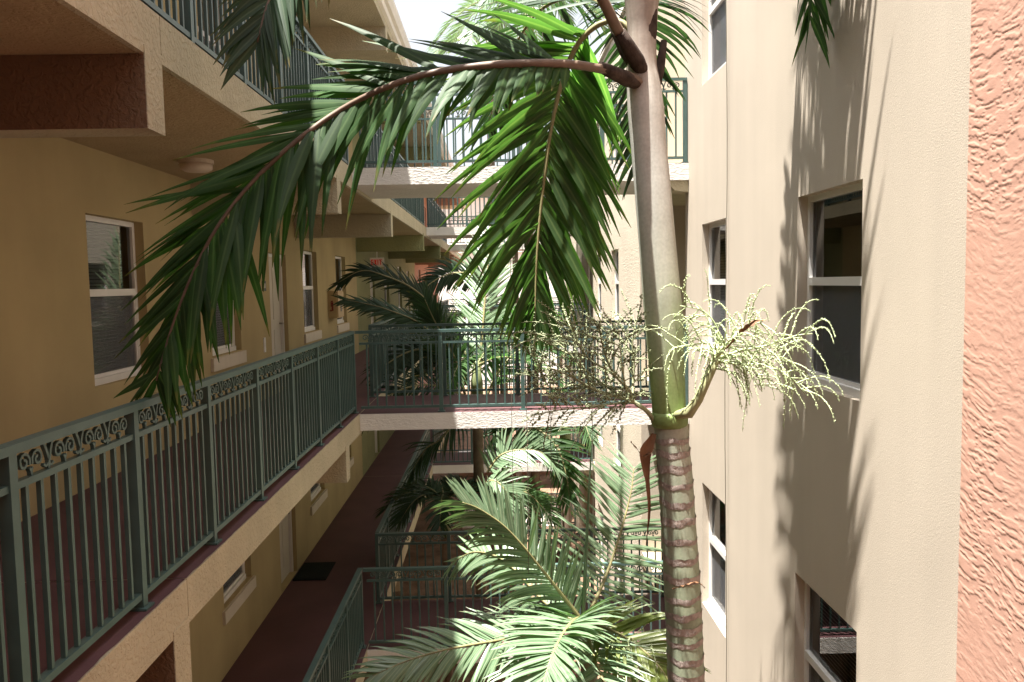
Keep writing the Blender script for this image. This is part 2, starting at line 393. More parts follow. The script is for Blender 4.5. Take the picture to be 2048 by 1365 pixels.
LB = left_block('yellow stucco apartment block with open galleries on the left side of the courtyard', 4.19, 18.5, yellow_open, [8.62, 12.95], M['wall_yellow'], M['slab'], M['slab'], M['soffit'])
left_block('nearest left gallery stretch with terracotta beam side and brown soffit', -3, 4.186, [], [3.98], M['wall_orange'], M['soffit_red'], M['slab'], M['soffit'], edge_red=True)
left_block('olive green apartment stretch beyond the yellow block on the left', 18.504, 31.6, [('d', 20.4, 21.2), ('w', 23, 24), ('w', 26.2, 27.2), ('d', 28.8, 29.6)], [18.6, 24.0, 28.6], M['wall_green'], M['wall_green'], M['slab'], M['soffit'], levels=(1, 2, 3), sills=False)
left_block('salmon orange apartment stretch at the far left end of the courtyard', 31.604, 44, [('w', 33, 34), ('w', 36.5, 37.5), ('d', 39.5, 40.5)], [31.8, 38], M['wall_orange'], M['wall_orange'], M['slab'], M['soffit'], levels=(1, 2, 3), sills=False)
# the pale stucco end of the terracotta beam
for f in LEV[1:]:
    pass

# ------------------------------------------------------------------ right-hand buildings
def right_block(label, y0, y1, wins, wall_mat, levels=(0, 1, 2, 3), returns=None, top=4.62):
    t = thing('apartment_building', label, 'building', (XR, y0, LEV[0]))
    holes = [(a, c, LEV[lv]+WZ0-.02, LEV[lv]+WZ1) for lv in levels for a, c in wins]
    wall_x('wall', XR, -1, y0, y1, LEV[0]-.1, top, holes, wall_mat, t, depth=.10)
    for lv in levels:
        for a, c in wins: window(t, XR, -1, a, c, LEV[lv]+WZ0-.02, LEV[lv]+WZ1, depth=.075, blind=(a > 8 or lv != 2))
    q = MB().box(XR-.06, XR+.5, y0, y1, top+.002, top+.16); q.build('parapet_cap', M['gutter'], t)
    return t
RB = right_block('cream stucco apartment block on the right with palm shadows falling across it', 3.86, 9.74, [(5.02, 6.10), (8.02, 8.95)], M['wall_cream'])
R2 = right_block('second cream apartment block on the right beyond the first bridge', 12.85, 19.2, [(15.1, 16.05), (17.7, 18.7)], M['wall_cream_rough'])
# wall of the recess where the bridge lands
for f in LEV: pass
def recess(t, y0, y1):
    b = MB().box(4.1, 4.4, y0, y1, LEV[0]-.1, 4.62); b.build('recess_wall', M['wall_cream'], t)
    e = MB().box(XR+.004, 4.09, y1+.002, y1+.2, LEV[0]-.1, 4.62); e.build('end_wall', M['wall_cream'], t)
    b = MB().box(XR+.515, 4.09, y0-.2, y0-.002, LEV[0]-.1, 4.62); b.build('end_wall', M['wall_cream'], t)
    for f in LEV[1:]:
        s_ = MB().box(XR+.003, 4.09, y0+.004, y1-.004, f-.2, f-.002); s_.build('landing_slab', M['slab'], t)
        door(t, 4.099, -1, y0+1.0, y0+1.95, f+.01, f+2.03, depth=-.035)
recess(RB, 9.75, 12.84)
recess(R2, 19.21, 21.6)
R3 = right_block('third cream apartment block, far down on the right', 21.81, 30, [(24, 25), (27, 28)], M['wall_cream_rough'], levels=(1, 2, 3))
# nearest right wall: thick trowelled salmon stucco, real relief
def salmon_wall():
    t = thing('apartment_building', 'salmon stucco wall with heavy trowelled relief at the right edge', 'building', (XR, 2, LEV[0]))
    rs = np.random.RandomState(5)
    y = np.arange(2.6, 3.8605, .005); z = np.arange(-2.4, 2.2, .005)
    Y, Z = np.meshgrid(y, z, indexing='ij')
    def vnoise(u, v, seed):
        r = np.random.RandomState(seed); g_ = r.rand(257, 257)
        iu, iv = np.floor(u).astype(int), np.floor(v).astype(int); fu, fv = u-iu, v-iv
        fu = fu*fu*(3-2*fu); fv = fv*fv*(3-2*fv); iu %= 256; iv %= 256  # tile
        return (g_[iu, iv]*(1-fu)+g_[iu+1, iv]*fu)*(1-fv)+(g_[iu, iv+1]*(1-fu)+g_[iu+1, iv+1]*fu)*fv
    wx = vnoise(Y*5, Z*5+9, 1)-.5; wz = vnoise(Y*5+30, Z*5, 2)-.5
    tilt = vnoise(Y*1.2+3, Z*.8+3, 11)-.5
    a, b_ = Y+wx*.09, Z+wz*.06+tilt*.5*(Y-3.2)
    h = .42*vnoise(a*13, b_*50+40, 3)+.36*vnoise(a*32+7, b_*92+60, 4)+.22*vnoise(a*70, b_*140+90, 6)
    lay = 1/(1+np.exp(-(h-.50)*60))                       # flat-topped ridges
    patch = .35+.65*np.clip((vnoise(Y*3+50, Z*2.2+70, 8)-.22)*2.4, 0, 1)
    d = lay*.0014*patch + .0006*vnoise(a*40, b_*40+100, 9)
    x = XR-.022-d
    nY, nZ = Y.shape
    co_ = np.stack([x, Y, Z], -1).reshape(-1, 3) - np.array(t.location)
    i, j = np.meshgrid(np.arange(nY-1), np.arange(nZ-1), indexing='ij')
    k = (i*nZ+j).ravel(); faces = np.stack([k, k+1, k+nZ+1, k+nZ], -1)
    me = bpy.data.meshes.new('wall'); me.vertices.add(len(co_)); me.vertices.foreach_set('co', co_.ravel())
    me.loops.add(faces.size); me.loops.foreach_set('vertex_index', faces.ravel())
    me.polygons.add(len(faces)); me.polygons.foreach_set('loop_start', np.arange(0, faces.size, 4)); me.polygons.foreach_set('loop_total', np.full(len(faces), 4))
    me.polygons.foreach_set('use_smooth', np.ones(len(faces), bool)); me.materials.append(M['wall_salmon']); me.update(); me.validate()
    link('wall', me, t)
    q = MB().box(XR-.02, XR+.4, -3, 3.857, LEV[0]-.1, -2.41); q.box(XR-.02, XR+.4, -3, 3.857, 2.21, 4.62); q.box(XR-.018, XR+.4, -3, 3.857, -2.41, 2.21)
    q.build('wall', M['wall_salmon'], t)
salmon_wall()

# ------------------------------------------------------------------ bridges
def bridge(y0, y1, f, label, material='slab_pale', x0=XE+.003, x1=XR-.003, thick=.2):
    t = thing('footbridge', label, 'footbridge', (0, (y0+y1)/2, f), group='footbridges across the courtyard')
    b = MB().box(x0, x1, y0, y1, f-thick, f-.002); o = b.build('bridge_slab', M[material], t)
    q = MB(); q.quad((x0, y0+.006, f+.002), (x1, y0+.006, f+.002), (x1, y1-.006, f+.002), (x0, y1-.006, f+.002)); q.build('floor_coating', M['floor'], t)
    q = MB().quad((x0+.02, y0+.03, f-thick-.003), (x1-.02, y0+.03, f-thick-.003), (x1-.02, y1-.03, f-thick-.003), (x0+.02, y1-.03, f-thick-.003))
    hb = MB()
    for xa, xb, sg in ((x1-.28, x1, 1),):
        hb.prism([(xa, f-thick-.001), (xb, f-thick-.001), (xb, f-thick-.14), (xa+.12, f-thick-.12)], 'y', y0+.02, y0+.28)
    hb.build('corbel', M['slab'], t)
    return t
BY = [(9.55, 11.07), (19.5, 21.0), (28.4, 29.9)]
lvname = ['ground level', 'lower level', 'eye level', 'upper level']
posn = ['nearest', 'second', 'third']
for k, (a, c) in enumerate(BY):
    for lv in (1, 2, 3):
        bridge(a, c, LEV[lv], f'{posn[k]} pale stucco footbridge across the courtyard at {lvname[lv]}')
# the bridge the photographer stands on and the one over it
for lv in (1, 2, 3):
    bridge(-1.5, .30, LEV[lv], f'pale stucco footbridge at the photographer\'s end, {lvname[lv]}')

t = thing('apartment_building', 'unseen tan block added behind the photographer to dim the near courtyard', 'building', (0, -4, LEV[0]))
MB().box(-3.2, 4.1, -4.3, -3.02, LEV[0]-.1, 4.6).build('wall', M['slab'], t)  # unseen block, added to cut the light on the near left gallery

# ------------------------------------------------------------------ railings
def spiral(b, cx, cz, r, turns, a0, sgn, wd, dp, n=14):
    pts = []
    for i in range(n+1):
        q = i/n; a = a0+sgn*turns*2*math.pi*q; rr = r*(1-.80*q); pts.append((cx+rr*math.cos(a), cz+rr*math.sin(a)))
    ribbon(b, pts, wd, dp)
def ribbon(b, pts, wd, dp):
    P = [Vector((p[0], 0, p[1])) for p in pts]; n0 = len(b.v)
    for i, p in enumerate(P):
        t = (P[min(i+1, len(P)-1)]-P[max(i-1, 0)]).normalized(); nn = Vector((-t.z, 0, t.x))
        for s_, y in ((1, -dp/2), (-1, -dp/2), (-1, dp/2), (1, dp/2)):
            q = p+nn*wd/2*s_; b.v.append((q.x, y, q.z))
    for i in range(len(P)-1):
        for k in range(4):
            a = n0+i*4+k; c = n0+i*4+(k+1) % 4; b.f.append((a, c, c+4, a+4)); b.smooth.append(False)
    b.f.append((n0, n0+1, n0+2, n0+3)); b.smooth.append(False); e = n0+(len(P)-1)*4; b.f.append((e+3, e+2, e+1, e)); b.smooth.append(False)
def scroll_shape(b, cx, n=14, wd=.0105):
    h = .052
    spiral(b, cx-.043, h+.004, .038, 1.35, -.4, 1, wd, .016, n); spiral(b, cx+.043, h+.004, .038, 1.35, math.pi+.4, -1, wd, .016, n)
    ribbon(b, [(cx-.010, .030), (cx-.002, .016), (cx, 0)], wd, .016); ribbon(b, [(cx+.010, .030), (cx+.002, .016), (cx+.001, 0)], wd, .014)
def leaf_shape(b, cx):
    ribbon(b, [(cx, .0), (cx+.004, .035), (cx-.010, .07), (cx-.028, .104)], .014, .014); ribbon(b, [(cx+.003, .03), (cx+.014, .07), (cx+.03, .104)], .012, .018)
    ribbon(b, [(cx, .02), (cx-.02, .012), (cx-.034, .022)], .010, .013); ribbon(b, [(cx, .018), (cx+.02, .010), (cx+.034, .020)], .010, .013)
_rm = {}
def rail_mesh(key, fn):
    if key not in _rm: b = MB(); fn(b); _rm[key] = b.mesh(key[0], M['rail'])
    return _rm[key]
def railing(label, p0, p1, f, bays, detail=2, nb=8, posts=(True, True), group='green metal railings of the galleries and bridges'):
    """detail 2: every baluster, scroll and leaf its own part; 1: balusters own, scroll band joined; 0: all joined"""
    p0, p1 = Vector((*p0, f)), Vector((*p1, f)); d = p1-p0; L = d.length
    t = thing('railing', label, 'railing', p0, math.atan2(d.y, d.x), group)
    bw = L/bays
    def add(name, b):
        return link(name, b.mesh(name, M['rail']), t)
    b = MB().box(-.02, L+.02, -.028, .028, .965, 1.0); add('top_rail', b)
    b = MB().box(.022, L-.022, -.016, .016, .832, .858); add('middle_rail', b)
    b = MB().box(.022, L-.022, -.018, .018, .055, .085); add('bottom_rail', b)
    pm = rail_mesh(('post', 0), lambda b: (b.box(-.0235, .0235, -.0235, .0235, .006, .964), b.box(-.045, .045, -.045, .045, .005, .016)))
    for i in range(bays+1):
        if (i == 0 and not posts[0]) or (i == bays and not posts[1]): continue
        link('post', pm, t, (i*bw, 0, 0))
    bm_ = rail_mesh(('baluster', 0), lambda b: b.box(-.0095, .0095, -.0095, .0095, .086, .831))
    if detail >= 1:
        for i in range(bays):
            for k in range(nb): link('baluster', bm_, t, (i*bw+bw*(k+1)/(nb+1), 0, 0))
    else:
        b = MB()
        for i in range(bays):
            for k in range(nb):
                x = i*bw+bw*(k+1)/(nb+1); b.box(x-.0095, x+.0095, -.0095, .0095, .086, .831)
        tag(add('baluster', b), kind='stuff')
    if detail == 2:
        sm = rail_mesh(('scroll', 0), lambda b: scroll_shape(b, 0)); lm = rail_mesh(('leaf_ornament', 0), lambda b: leaf_shape(b, 0))
        for i in range(bays):
            for k in range(4):
                link('scroll', sm, t, (i*bw+bw*(.14+.24*k), 0, .859))
                if k < 3: link('leaf_ornament', lm, t, (i*bw+bw*(.26+.24*k), 0, .859))
    else:
        b = MB(); n0 = 8 if detail == 0 else 12
        for i in range(bays):
            for k in range(4):
                scroll_shape(b, i*bw+bw*(.14+.24*k), n0)
                if k < 3: leaf_shape(b, i*bw+bw*(.26+.24*k))
        for q in range(len(b.v)):
            v = b.v[q]; b.v[q] = (v[0], v[1], v[2]+.859)
        tag(add('scroll_band', b), kind='stuff')
    return t
YC = 9.62
railing('dark green railing with scroll band along the left gallery at eye level', (XRAIL, 1.86), (XRAIL, YC), LEV[2], 8, 2, 9)
railing('green railing seen from below along the upper left gallery', (XRAIL, 1.86), (XRAIL, YC), LEV[3], 8, 1, 9)
railing('green railing of the lower left gallery, nearer than the first bridge', (XRAIL, 3.79), (XRAIL, YC), LEV[1], 6, 1, 9)
for lv, lab in ((1, 'lower'), (2, 'eye-level'), (3, 'upper')):
    dt = 1
    railing(f'green railing on the near side of the nearest {lab} footbridge', (XRAIL+.06, YC), (XR-.03, YC), LEV[lv], 4, 2 if lv == 2 else 1, 8, posts=(False, True))
    railing(f'green railing on the far side of the nearest {lab} footbridge', (XRAIL, 11.0), (XR-.03, 11.0), LEV[lv], 4, 1, 8)
    railing(f'green railing along the {lab} left gallery between first and second bridge', (XRAIL, 11.06), (XRAIL, 19.55), LEV[lv], 9, 1 if lv == 1 else 0, 8, posts=(False, True))
    railing(f'green railing on the near side of the second {lab} footbridge', (XRAIL+.06, 19.58), (XR-.03, 19.58), LEV[lv], 4, 0, 8, posts=(False, True))
    railing(f'green railing on the far side of the second {lab} footbridge', (XRAIL, 20.93), (XR-.03, 20.93), LEV[lv], 4, 0, 8)
    railing(f'green railing along the {lab} left gallery beyond the second bridge', (XRAIL, 20.99), (XRAIL, 28.4), LEV[lv], 8, 0, 8, posts=(False, True))
    railing(f'green railing on the third {lab} footbridge far down the courtyard', (XRAIL+.06, 28.46), (XR-.03, 28.46), LEV[lv], 4, 0, 8, posts=(False, True))
railing('green railing at ground level in front of the far planter', (XRAIL, 24.2), (XR-.03, 24.2), LEV[0]-.1, 4, 0, 8)

# ------------------------------------------------------------------ far end
t = thing('planter', 'long orange stucco planter wall at the far end of the courtyard', 'planter', (0, 31, LEV[0]-.12))
MB().box(-1.6, 2.2, 30.8, 31.1, LEV[0]-.12, LEV[0]+.75).build('planter_wall', M['wall_orange'], t)
MB().box(-1.65, 2.25, 30.75, 31.15, LEV[0]+.752, LEV[0]+.84).build('planter_cap', M['slab_pale'], t)
t = thing('apartment_building', 'white sunlit building with cornice closing the far end of the courtyard', 'building', (0, 58, LEV[0]-.12))
MB().box(-9, 12, 58, 66, LEV[0]-.12, 6.2).build('wall', M['wall_white'], t)
MB().box(-9.3, 12.3, 57.7, 66.3, 6.202, 6.6).build('cornice', M['wall_white'], t)
MB().box(-9.1, 12.1, 57.9, 57.997, 2.2, 2.5).build('string_course', M['wall_white'], t)

# ------------------------------------------------------------------ small things on the left gallery
t = thing('doormat', 'dark doormat lying before the door on the lower left gallery', 'doormat', (XW+.28, 12.3, LEV[1]+.006))
b = MB().box(-.25, .25, -.38, .38, 0, .014); b.mesh
link('mat_body', b.mesh('mat_body', M['mat_fibre']), t)
b = MB().box(-.21, .21, -.34, .34, .0145, .019); link('pile', b.mesh('pile', M['mat_fibre']), t)
t = thing('extinguisher_cabinet', 'tan wall cabinet with dark extinguisher sign between two left windows', 'cabinet', (XW, 15.58, LEV[2]+.93))
b = MB().box(.004, .17, -.30, .30, 0, .52); link('cabinet_body', b.mesh('cabinet_body', M['cabinet']), t)
b = MB().box(.171, .19, -.28, .28, .02, .50); dr = link('cabinet_door', b.mesh('cabinet_door', M['cabinet']), t)
b = MB().box(.03, .14, -.312, -.301, .11, .40)
# pictogram of an extinguisher on the side that faces the camera
pb = MB(); Ypl = -.303
pb.box(.07, .105, Ypl-.004, Ypl, .14, .30); pb.box(.08, .096, Ypl-.004, Ypl, .301, .335); pb.box(.06, .08, Ypl-.004, Ypl, .31, .33); pb.box(.055, .068, Ypl-.004, Ypl, .22, .309); pb.box(.04, .069, Ypl-.004, Ypl, .13, .16)
link('pictogram', pb.mesh('pictogram', M['red_sign']), t)
pb = MB(); pb.box(.1905, .193, -.06, .05, .12, .34); pb.box(.1905, .193, -.03, .02, .341, .38); pb.box(.1905, .193, -.12, -.03, .36, .39); link('pictogram', pb.mesh('pictogram', M['plaque']), t)
# EXIT sign
t = thing('exit_sign', 'small white EXIT sign with red letters hanging under the left gallery ceiling', 'sign', (XW+.27, 19.9, .56))
b = MB().box(-.17, .17, .0, .05, -.10, .12); link('sign_box', b.mesh('sign_box', M['sign_white']), t)
b = MB().tube([(0, .025, .12), (0, .025, .57)], .012, 6); link('hanger', b.mesh('hanger', M['sign_white']), t)
def letters():
    b = MB(); y0, y1 = -.006, -.0005; h = .13; z = -.055; s_ = .022
    def R(x0, x1, z0, z1): b.box(x0, x1, y0, y1, z+z0, z+z1)
    x = -.145                                             # E
    R(x, x+s_, 0, h); [R(x+s_, x+.06, q, q+s_) for q in (0, h/2-s_/2, h-s_)]
    x = -.070                                             # X
    for sg in (1, -1):
        P = [(x, z), (x+.024, z), (x+.066, z+h), (x+.042, z+h)] if sg > 0 else [(x+.042, z), (x+.066, z), (x+.024, z+h), (x, z+h)]
        b.prism(P, 'y', y0-(.0007 if sg > 0 else 0), y1)
    x = .012; R(x, x+s_, 0, h)                            # I
    x = .050; R(x, x+.075, h-s_, h); R(x+.027, x+.049, 0, h-s_)   # T
    return b
link('lettering', letters().mesh('lettering', M['exit_red']), t)
# ceiling light
p = at(405, 316, 7.2)
t = thing('ceiling_light', 'round cream ceiling light under the upper left gallery behind the frond', 'lamp', (-2.65, 7.25, 1.137))
b = MB().tube([(0, 0, 0), (0, 0, -.03)], .15, 20, sm=False); link('base', b.mesh('base', M['lamp_white']), t)
b = MB().tube([(0, 0, -.0305), (0, 0, -.08), (0, 0, -.10), (0, 0, -.108)], [.14, .135, .10, .04], 20); link('diffuser', b.mesh('diffuser', M['lamp_white']), t)
# number plaque and door bell beside the door
t = thing('number_plaque', 'small dark plaque on the wall left of the door', 'sign', (XW, 11.12, LEV[2]+1.56))
link('plate', MB().box(.001, .018, -.07, .07, -.07, .07).mesh('plate', M['plaque']), t)
b = MB().box(.0181, .022, -.045, -.012, -.03, .035); b.box(.0181, .022, .006, .03, -.03, .035); link('digits', b.mesh('digits', M['plaque_pale']), t)
t = thing('light_switch', 'small white switch plate low on the yellow wall left of the door', 'switch', (XW, 11.05, LEV[2]+.75))
link('plate', MB().box(.001, .012, -.04, .04, -.1, .1).mesh('plate', M['white_paint']), t); link('rocker', MB().box(.0121, .018, -.015, .015, -.03, .03).mesh('rocker', M['white_paint']), t)

# ------------------------------------------------------------------ palms
def catmull(P, n):
    P = [Vector(p) for p in P]; P = [P[0]*2-P[1]]+P+[P[-1]*2-P[-2]]; segs = len(P)-3; out = []
    for k in range(n+1):
        u = segs*k/n; i = min(int(u), segs-1); t = u-i; a, b, c, d = P[i:i+4]
        out.append(.5*((2*b)+(c-a)*t+(2*a-5*b+4*c-d)*t*t+(3*b-a-3*c+d)*t**3))
    return out
def arclen(pts, n):
    """resample evenly"""
    L = [0]
    for a, b in zip(pts, pts[1:]): L.append(L[-1]+(b-a).length)
    out = []; j = 0
    for k in range(n+1):
        s = L[-1]*k/n
        while j < len(L)-2 and L[j+1] < s: j += 1
        q = (s-L[j])/max(1e-9, L[j+1]-L[j]); out.append(pts[j].lerp(pts[j+1], q))
    return out, L[-1]
def leaflet(b, p, d, nrm, L, W, droop, K=6, fold=.25, rng=random, curl=0):
    """a lanceolate blade folded along its midrib, sagging towards its tip"""
    n0 = len(b.v); d = d.normalized(); step = L/K; p = p.copy()
    for i in range(K+1):
        s = i/K
        wv = d.cross(nrm).normalized(); up = wv.cross(d)
        ww = W*.5*(min(1, .30+s*3.2) if s < .22 else (1-((s-.22)/.78)**1.7))
        if i == K: ww = W*.02
        b.v += [tuple(p+wv*ww+up*(ww*fold)), tuple(p), tuple(p-wv*ww+up*(ww*fold))]
        b.tip += [s, s, s]; b.rib += [0, 1, 0]
        p = p+d*step
        d = (d+Vector((0, 0, -1))*(droop*(.15+s)/K)+up*(curl/K)).normalized()
        nrm = up
    for i in range(K):
        a = n0+i*3
        b.f += [(a, a+1, a+4, a+3), (a+1, a+2, a+5, a+4)]; b.smooth += [True, True]
def frond(tree, pts, n=40, L=.55, W=.05, S=(1, 0, 0), S1=None, lift=.2, droop=.8, a0=62, a1=22, material='leaf', rach='rachis', r0=.022, r1=.004,
          start=.12, own=True, jit=.10, K=6, seed=0, prof=None, sides=(1, -1), lift_side=(None, None), fold=.25, droop_side=None, lens=(1, 1), ang_side=(None, None), lens0=(1, 1)):
    rng = random.Random(seed); path, LEN = arclen(catmull(pts, 80), 60)
    S = Vector(S); S1 = Vector(S1) if S1 else S
    rb = MB(); rb.tube(path, [r0+(r1-r0)*(i/60) for i in range(61)], 7)
    fr = rb.build('frond', M[rach], tree)
    joined = MB(); cnt = 0
    for i in range(n):
        u = start+(1-start)*(i+.5)/n; idx = u*60; j = min(int(idx), 59); q = path[j].lerp(path[j+1], idx-j)
        T = (path[min(j+2, 60)]-path[max(j-1, 0)]).normalized(); sv = S.lerp(S1, u); sv = (sv-T*sv.dot(T)).normalized(); N = T.cross(sv)
        v = (u-start)/(1-start)
        pl = (prof(v) if prof else (.45+.55*math.sin(math.pi*min(1, v*1.25+.15)) if v < .5 else .45+.55*math.sin(math.pi*min(1, .5+(v-.28)*.62))))
        for si, sd in enumerate(sides):
            A0, A1 = ang_side[si] or (a0, a1); a = math.radians(A0+(A1-A0)*v+rng.gauss(0, 5*jit/.1)); lf = lift if lift_side[si] is None else lift_side[si]
            d = T*math.cos(a)+sv*(sd*math.sin(a))+N*(lf+rng.gauss(0, jit))
            nr = (N+sv*(-sd*.3)+Vector((rng.gauss(0, .15), rng.gauss(0, .15), 0))).normalized()
            b = MB() if own else joined
            ll = L*pl*lens[si]*(lens0[si]+(1-lens0[si])*min(1, v/.36))*rng.uniform(.9, 1.08)
            dr = (droop if droop_side is None else droop_side[si])*rng.uniform(.7, 1.3)*(2.2 if rng.random() < .07 else 1)
            leaflet(b, q+T*rng.uniform(-.006, .006), d, nr, ll, W*(.7+.3*pl)*rng.uniform(.85, 1.1), dr, K, fold, rng)
            if own: b.build('leaflet', M[material], fr, loc=-tree.location)
    if not own:
        o = joined.build('leaflets', M[material], fr, loc=-tree.location); o['kind'] = 'stuff'
    return fr

# ---- the big palm in the middle
TY = 4.6
ring_stops = None
t1 = thing('palm_tree', 'tall foreground palm with pale crownshaft, ringed trunk and two flower sprays', 'palm tree', (at(1420, 1365, TY).x+.12, TY, LEV[0]-.12))
def outline(rows):
    c = []; r = []
    for y, a, e in rows:
        c.append(at((a+e)/2, y, TY)); r.append((e-a)/2*TY/F_PX)
    return c, r
c, r = outline([(838, 1305, 1372), (800, 1303, 1371), (740, 1298, 1369), (680, 1293, 1367), (600, 1286, 1362), (500, 1279, 1352), (400, 1271, 1343), (300, 1263, 1333), (220, 1256, 1327), (170, 1254, 1320), (140, 1253, 1314), (110, 1256, 1312), (60, 1256, 1311), (0, 1250, 1316), (-60, 1240, 1322)])
zlo, zhi = at(1338, 840, TY).z, at(1285, 130, TY).z
csm = trunk_material('crownshaft_skin', [(0, (.19, .27, .085)), (.10, (.25, .32, .13)), (.22, (.31, .35, .22)), (.42, (.44, .45, .37)), (.7, (.54, .54, .49)), (.9, (.52, .50, .45)), (1, (.30, .25, .21))], zlo, zhi, .22)
cp = catmull(c, 42); rp = np.interp(np.linspace(0, 1, 43), np.linspace(0, 1, len(r)), r)
b = MB().tube(cp, list(rp), 28); cs = b.build('crownshaft', csm, t1)
tm = trunk_material('trunk_bark', [(0, (.25, .28, .20)), (.5, (.27, .31, .21)), (.8, (.31, .34, .25)), (1, (.38, .39, .31))], at(1370, 1365, TY).z-.4, at(1340, 850, TY).z, .5)
rows = [(838, 1307, 1374), (880, 1310, 1377), (950, 1316, 1385), (1050, 1322, 1392), (1150, 1326, 1400), (1250, 1331, 1405), (1365, 1335, 1410), (1500, 1340, 1420)]
c, r = outline(rows)
base = Vector(t1.location)
c2 = catmull(c, 40); r2 = list(np.interp(np.linspace(0, 1, 41), np.linspace(0, 1, len(r)), r))
c2 += [c2[-1].lerp(base, q) for q in (.25, .5, .75, .97, 1)]; r2 += [.12, .122, .13, .16, .19]
trk = MB().tube(c2, r2, 28).build('trunk', tm, t1)
def trunk_at(y):
    for (ya, a, e), (yb, a2, e2) in zip(rows, rows[1:]):
        if ya <= y <= yb:
            q = (y-ya)/(yb-ya); return at((a+(a2-a)*q+e+(e2-e)*q)/2, y, TY), ((e-a)+((e2-e)-(a2-a))*q)/2*TY/F_PX
def scar(y, hgt, tree, seed):
    rg = random.Random(seed); c, r = trunk_at(y); b = MB(); n = 36; rowsn = 5; n0 = 0
    ph = rg.random()*6; tl = rg.uniform(-.5, .5)
    for j in range(rowsn):
        v = j/(rowsn-1)
        for k in range(n):
            th = 2*math.pi*k/n
            wav = .006*math.sin(th*2+ph)+.004*math.sin(th*5+ph*2)+.035*tl*math.cos(th+ph)*.4
            edge = (rg.random()-.5)*.010 if j in (0, rowsn-1) else 0
            rr = r+(.0012 if j == 0 else .0016+.0008*rg.random()+.001*v if j < rowsn-1 else .005*rg.random()+.001)
            b.v.append((c.x+rr*math.cos(th), c.y+rr*math.sin(th), c.z-hgt/2+hgt*v+wav+edge))
    for j in range(rowsn-1):
        for k in range(n):
            a = j*n+k; e = j*n+(k+1) % n; b.f.append((a, e, e+n, a+n)); b.smooth.append(True)
    b.build('ring_scar', M['scar'], tree)
for i, y in enumerate((879, 905, 933, 967, 1001, 1037, 1076, 1112, 1152, 1190, 1223, 1250, 1278, 1312, 1345, 1382, 1420, 1458)):
    scar(y, .034+.012*((i*7) % 3)/2, t1, i)
# collar at the foot of the crownshaft and the old torn sheaths
cc, rr = at(1339, 838, TY), 34*TY/F_PX
b = MB().tube([cc+Vector((0, 0, -.045)), cc+Vector((0, 0, -.02)), cc+Vector((0, 0, .02)), cc+Vector((0, 0, .05))], [rr+.001, rr+.010, rr+.009, rr-.002], 28)
b.build('collar', csm, t1)
# petiole bases, brown-furred
for (px, py, px2, py2, dy, r0, r1) in ((1292, 176, 1200, 134, -.27, .042, .0285), (1300, 168, 1240, 66, -.185, .046, .034), (1290, 130, 1298, -10, -.02, .058, .046), (1312, 190, 1328, 82, .0, .028, .018), (1275, 150, 1222, 45, .03, .038, .022)):
    A, B = at(px, py, TY-.015), at(px2, py2, TY+dy); b = MB().tube([A, A.lerp(B, .2), A.lerp(B, .45), A.lerp(B, .75), B], [r0*.3, r0*.75, r0, (r0+r1)/2, r1], 16)
    b.build('petiole_base', M['fuzz'], t1)
def torn_sheath(p, tree, pts, wid, material='dead', seed=0):
    rg = random.Random(seed); P = catmull(pts, 16); b = MB(); n = len(P)
    for i, q in enumerate(P):
        s = i/(n-1); ww = np.interp(s, [0, .2, .5, .8, 1], wid); ph = s*2.2+seed
        for k in range(5):
            e = (k-2)/2; b.v.append((q.x+ww*e*math.cos(ph*.4), q.y+ww*e*math.sin(ph)*.5-abs(e)*ww*.5, q.z+rg.uniform(-.006, .006)))
    for i in range(n-1):
        for k in range(4):
            a = i*5+k; b.f.append((a, a+1, a+6, a+5)); b.smooth.append(True)
    b.build('dead_sheath', M[material], tree)
torn_sheath(None, t1, [at(1306, 868, TY-.06), at(1290, 905, TY-.08), at(1294, 960, TY-.08), at(1298, 1020, TY-.07), at(1292, 1092, TY-.06)], [.02, .055, .022, .018, .006], seed=1)
torn_sheath(None, t1, [at(1300, 905, TY-.09), at(1285, 912, TY-.1), at(1272, 896, TY-.12), at(1262, 884, TY-.13)], [.03, .035, .02, .012, .004], seed=3)
torn_sheath(None, t1, [at(1345, 1178, TY-.13), at(1375, 1168, TY-.125), at(1395, 1165, TY-.09), at(1410, 1176, TY-.06)], [.012, .016, .022, .02, .006], seed=2)

# fronds of the big palm
f1p = [at(1290, 172, 4.56), at(1250, 150, 4.45), at(1150, 130, 4.23), at(1030, 128, 4.12), at(900, 140, 4.11), at(800, 165, 4.13), at(690, 215, 4.22), at(590, 285, 4.15), at(500, 370, 4.1), at(430, 462, 4.05), at(380, 560, 4.02), at(342, 660, 4.0), at(312, 762, 3.98)]
frond(t1, f1p, n=84, L=.76, W=.062, S=(.30, .55, 1.0), S1=(-.95, .25, .25), lift=.12, droop=.75, a0=66, a1=20, material='leaf', rach='rachis_brown', r0=.027, r1=.004, start=.16, seed=11,
      prof=lambda v: (.62+.38*math.sin(math.pi*min(.5, v*.9+.1))) if v < .6 else 1.0-.62*((v-.6)/.4)**1.3, lens=(.95, .92), droop_side=(.35, 1.0), ang_side=((34, 26), (62, 26)), lens0=(.85, .30), jit=.15)
f2p = [at(1285, 105, 4.62), at(1248, 48, 4.66), at(1205, 46, 4.7), at(1165, 76, 4.74), at(1140, 118, 4.78), at(1118, 185, 4.8), at(1100, 270, 4.8), at(1088, 360, 4.78), at(1078, 450, 4.76), at(1072, 540, 4.74), at(1070, 625, 4.72)]
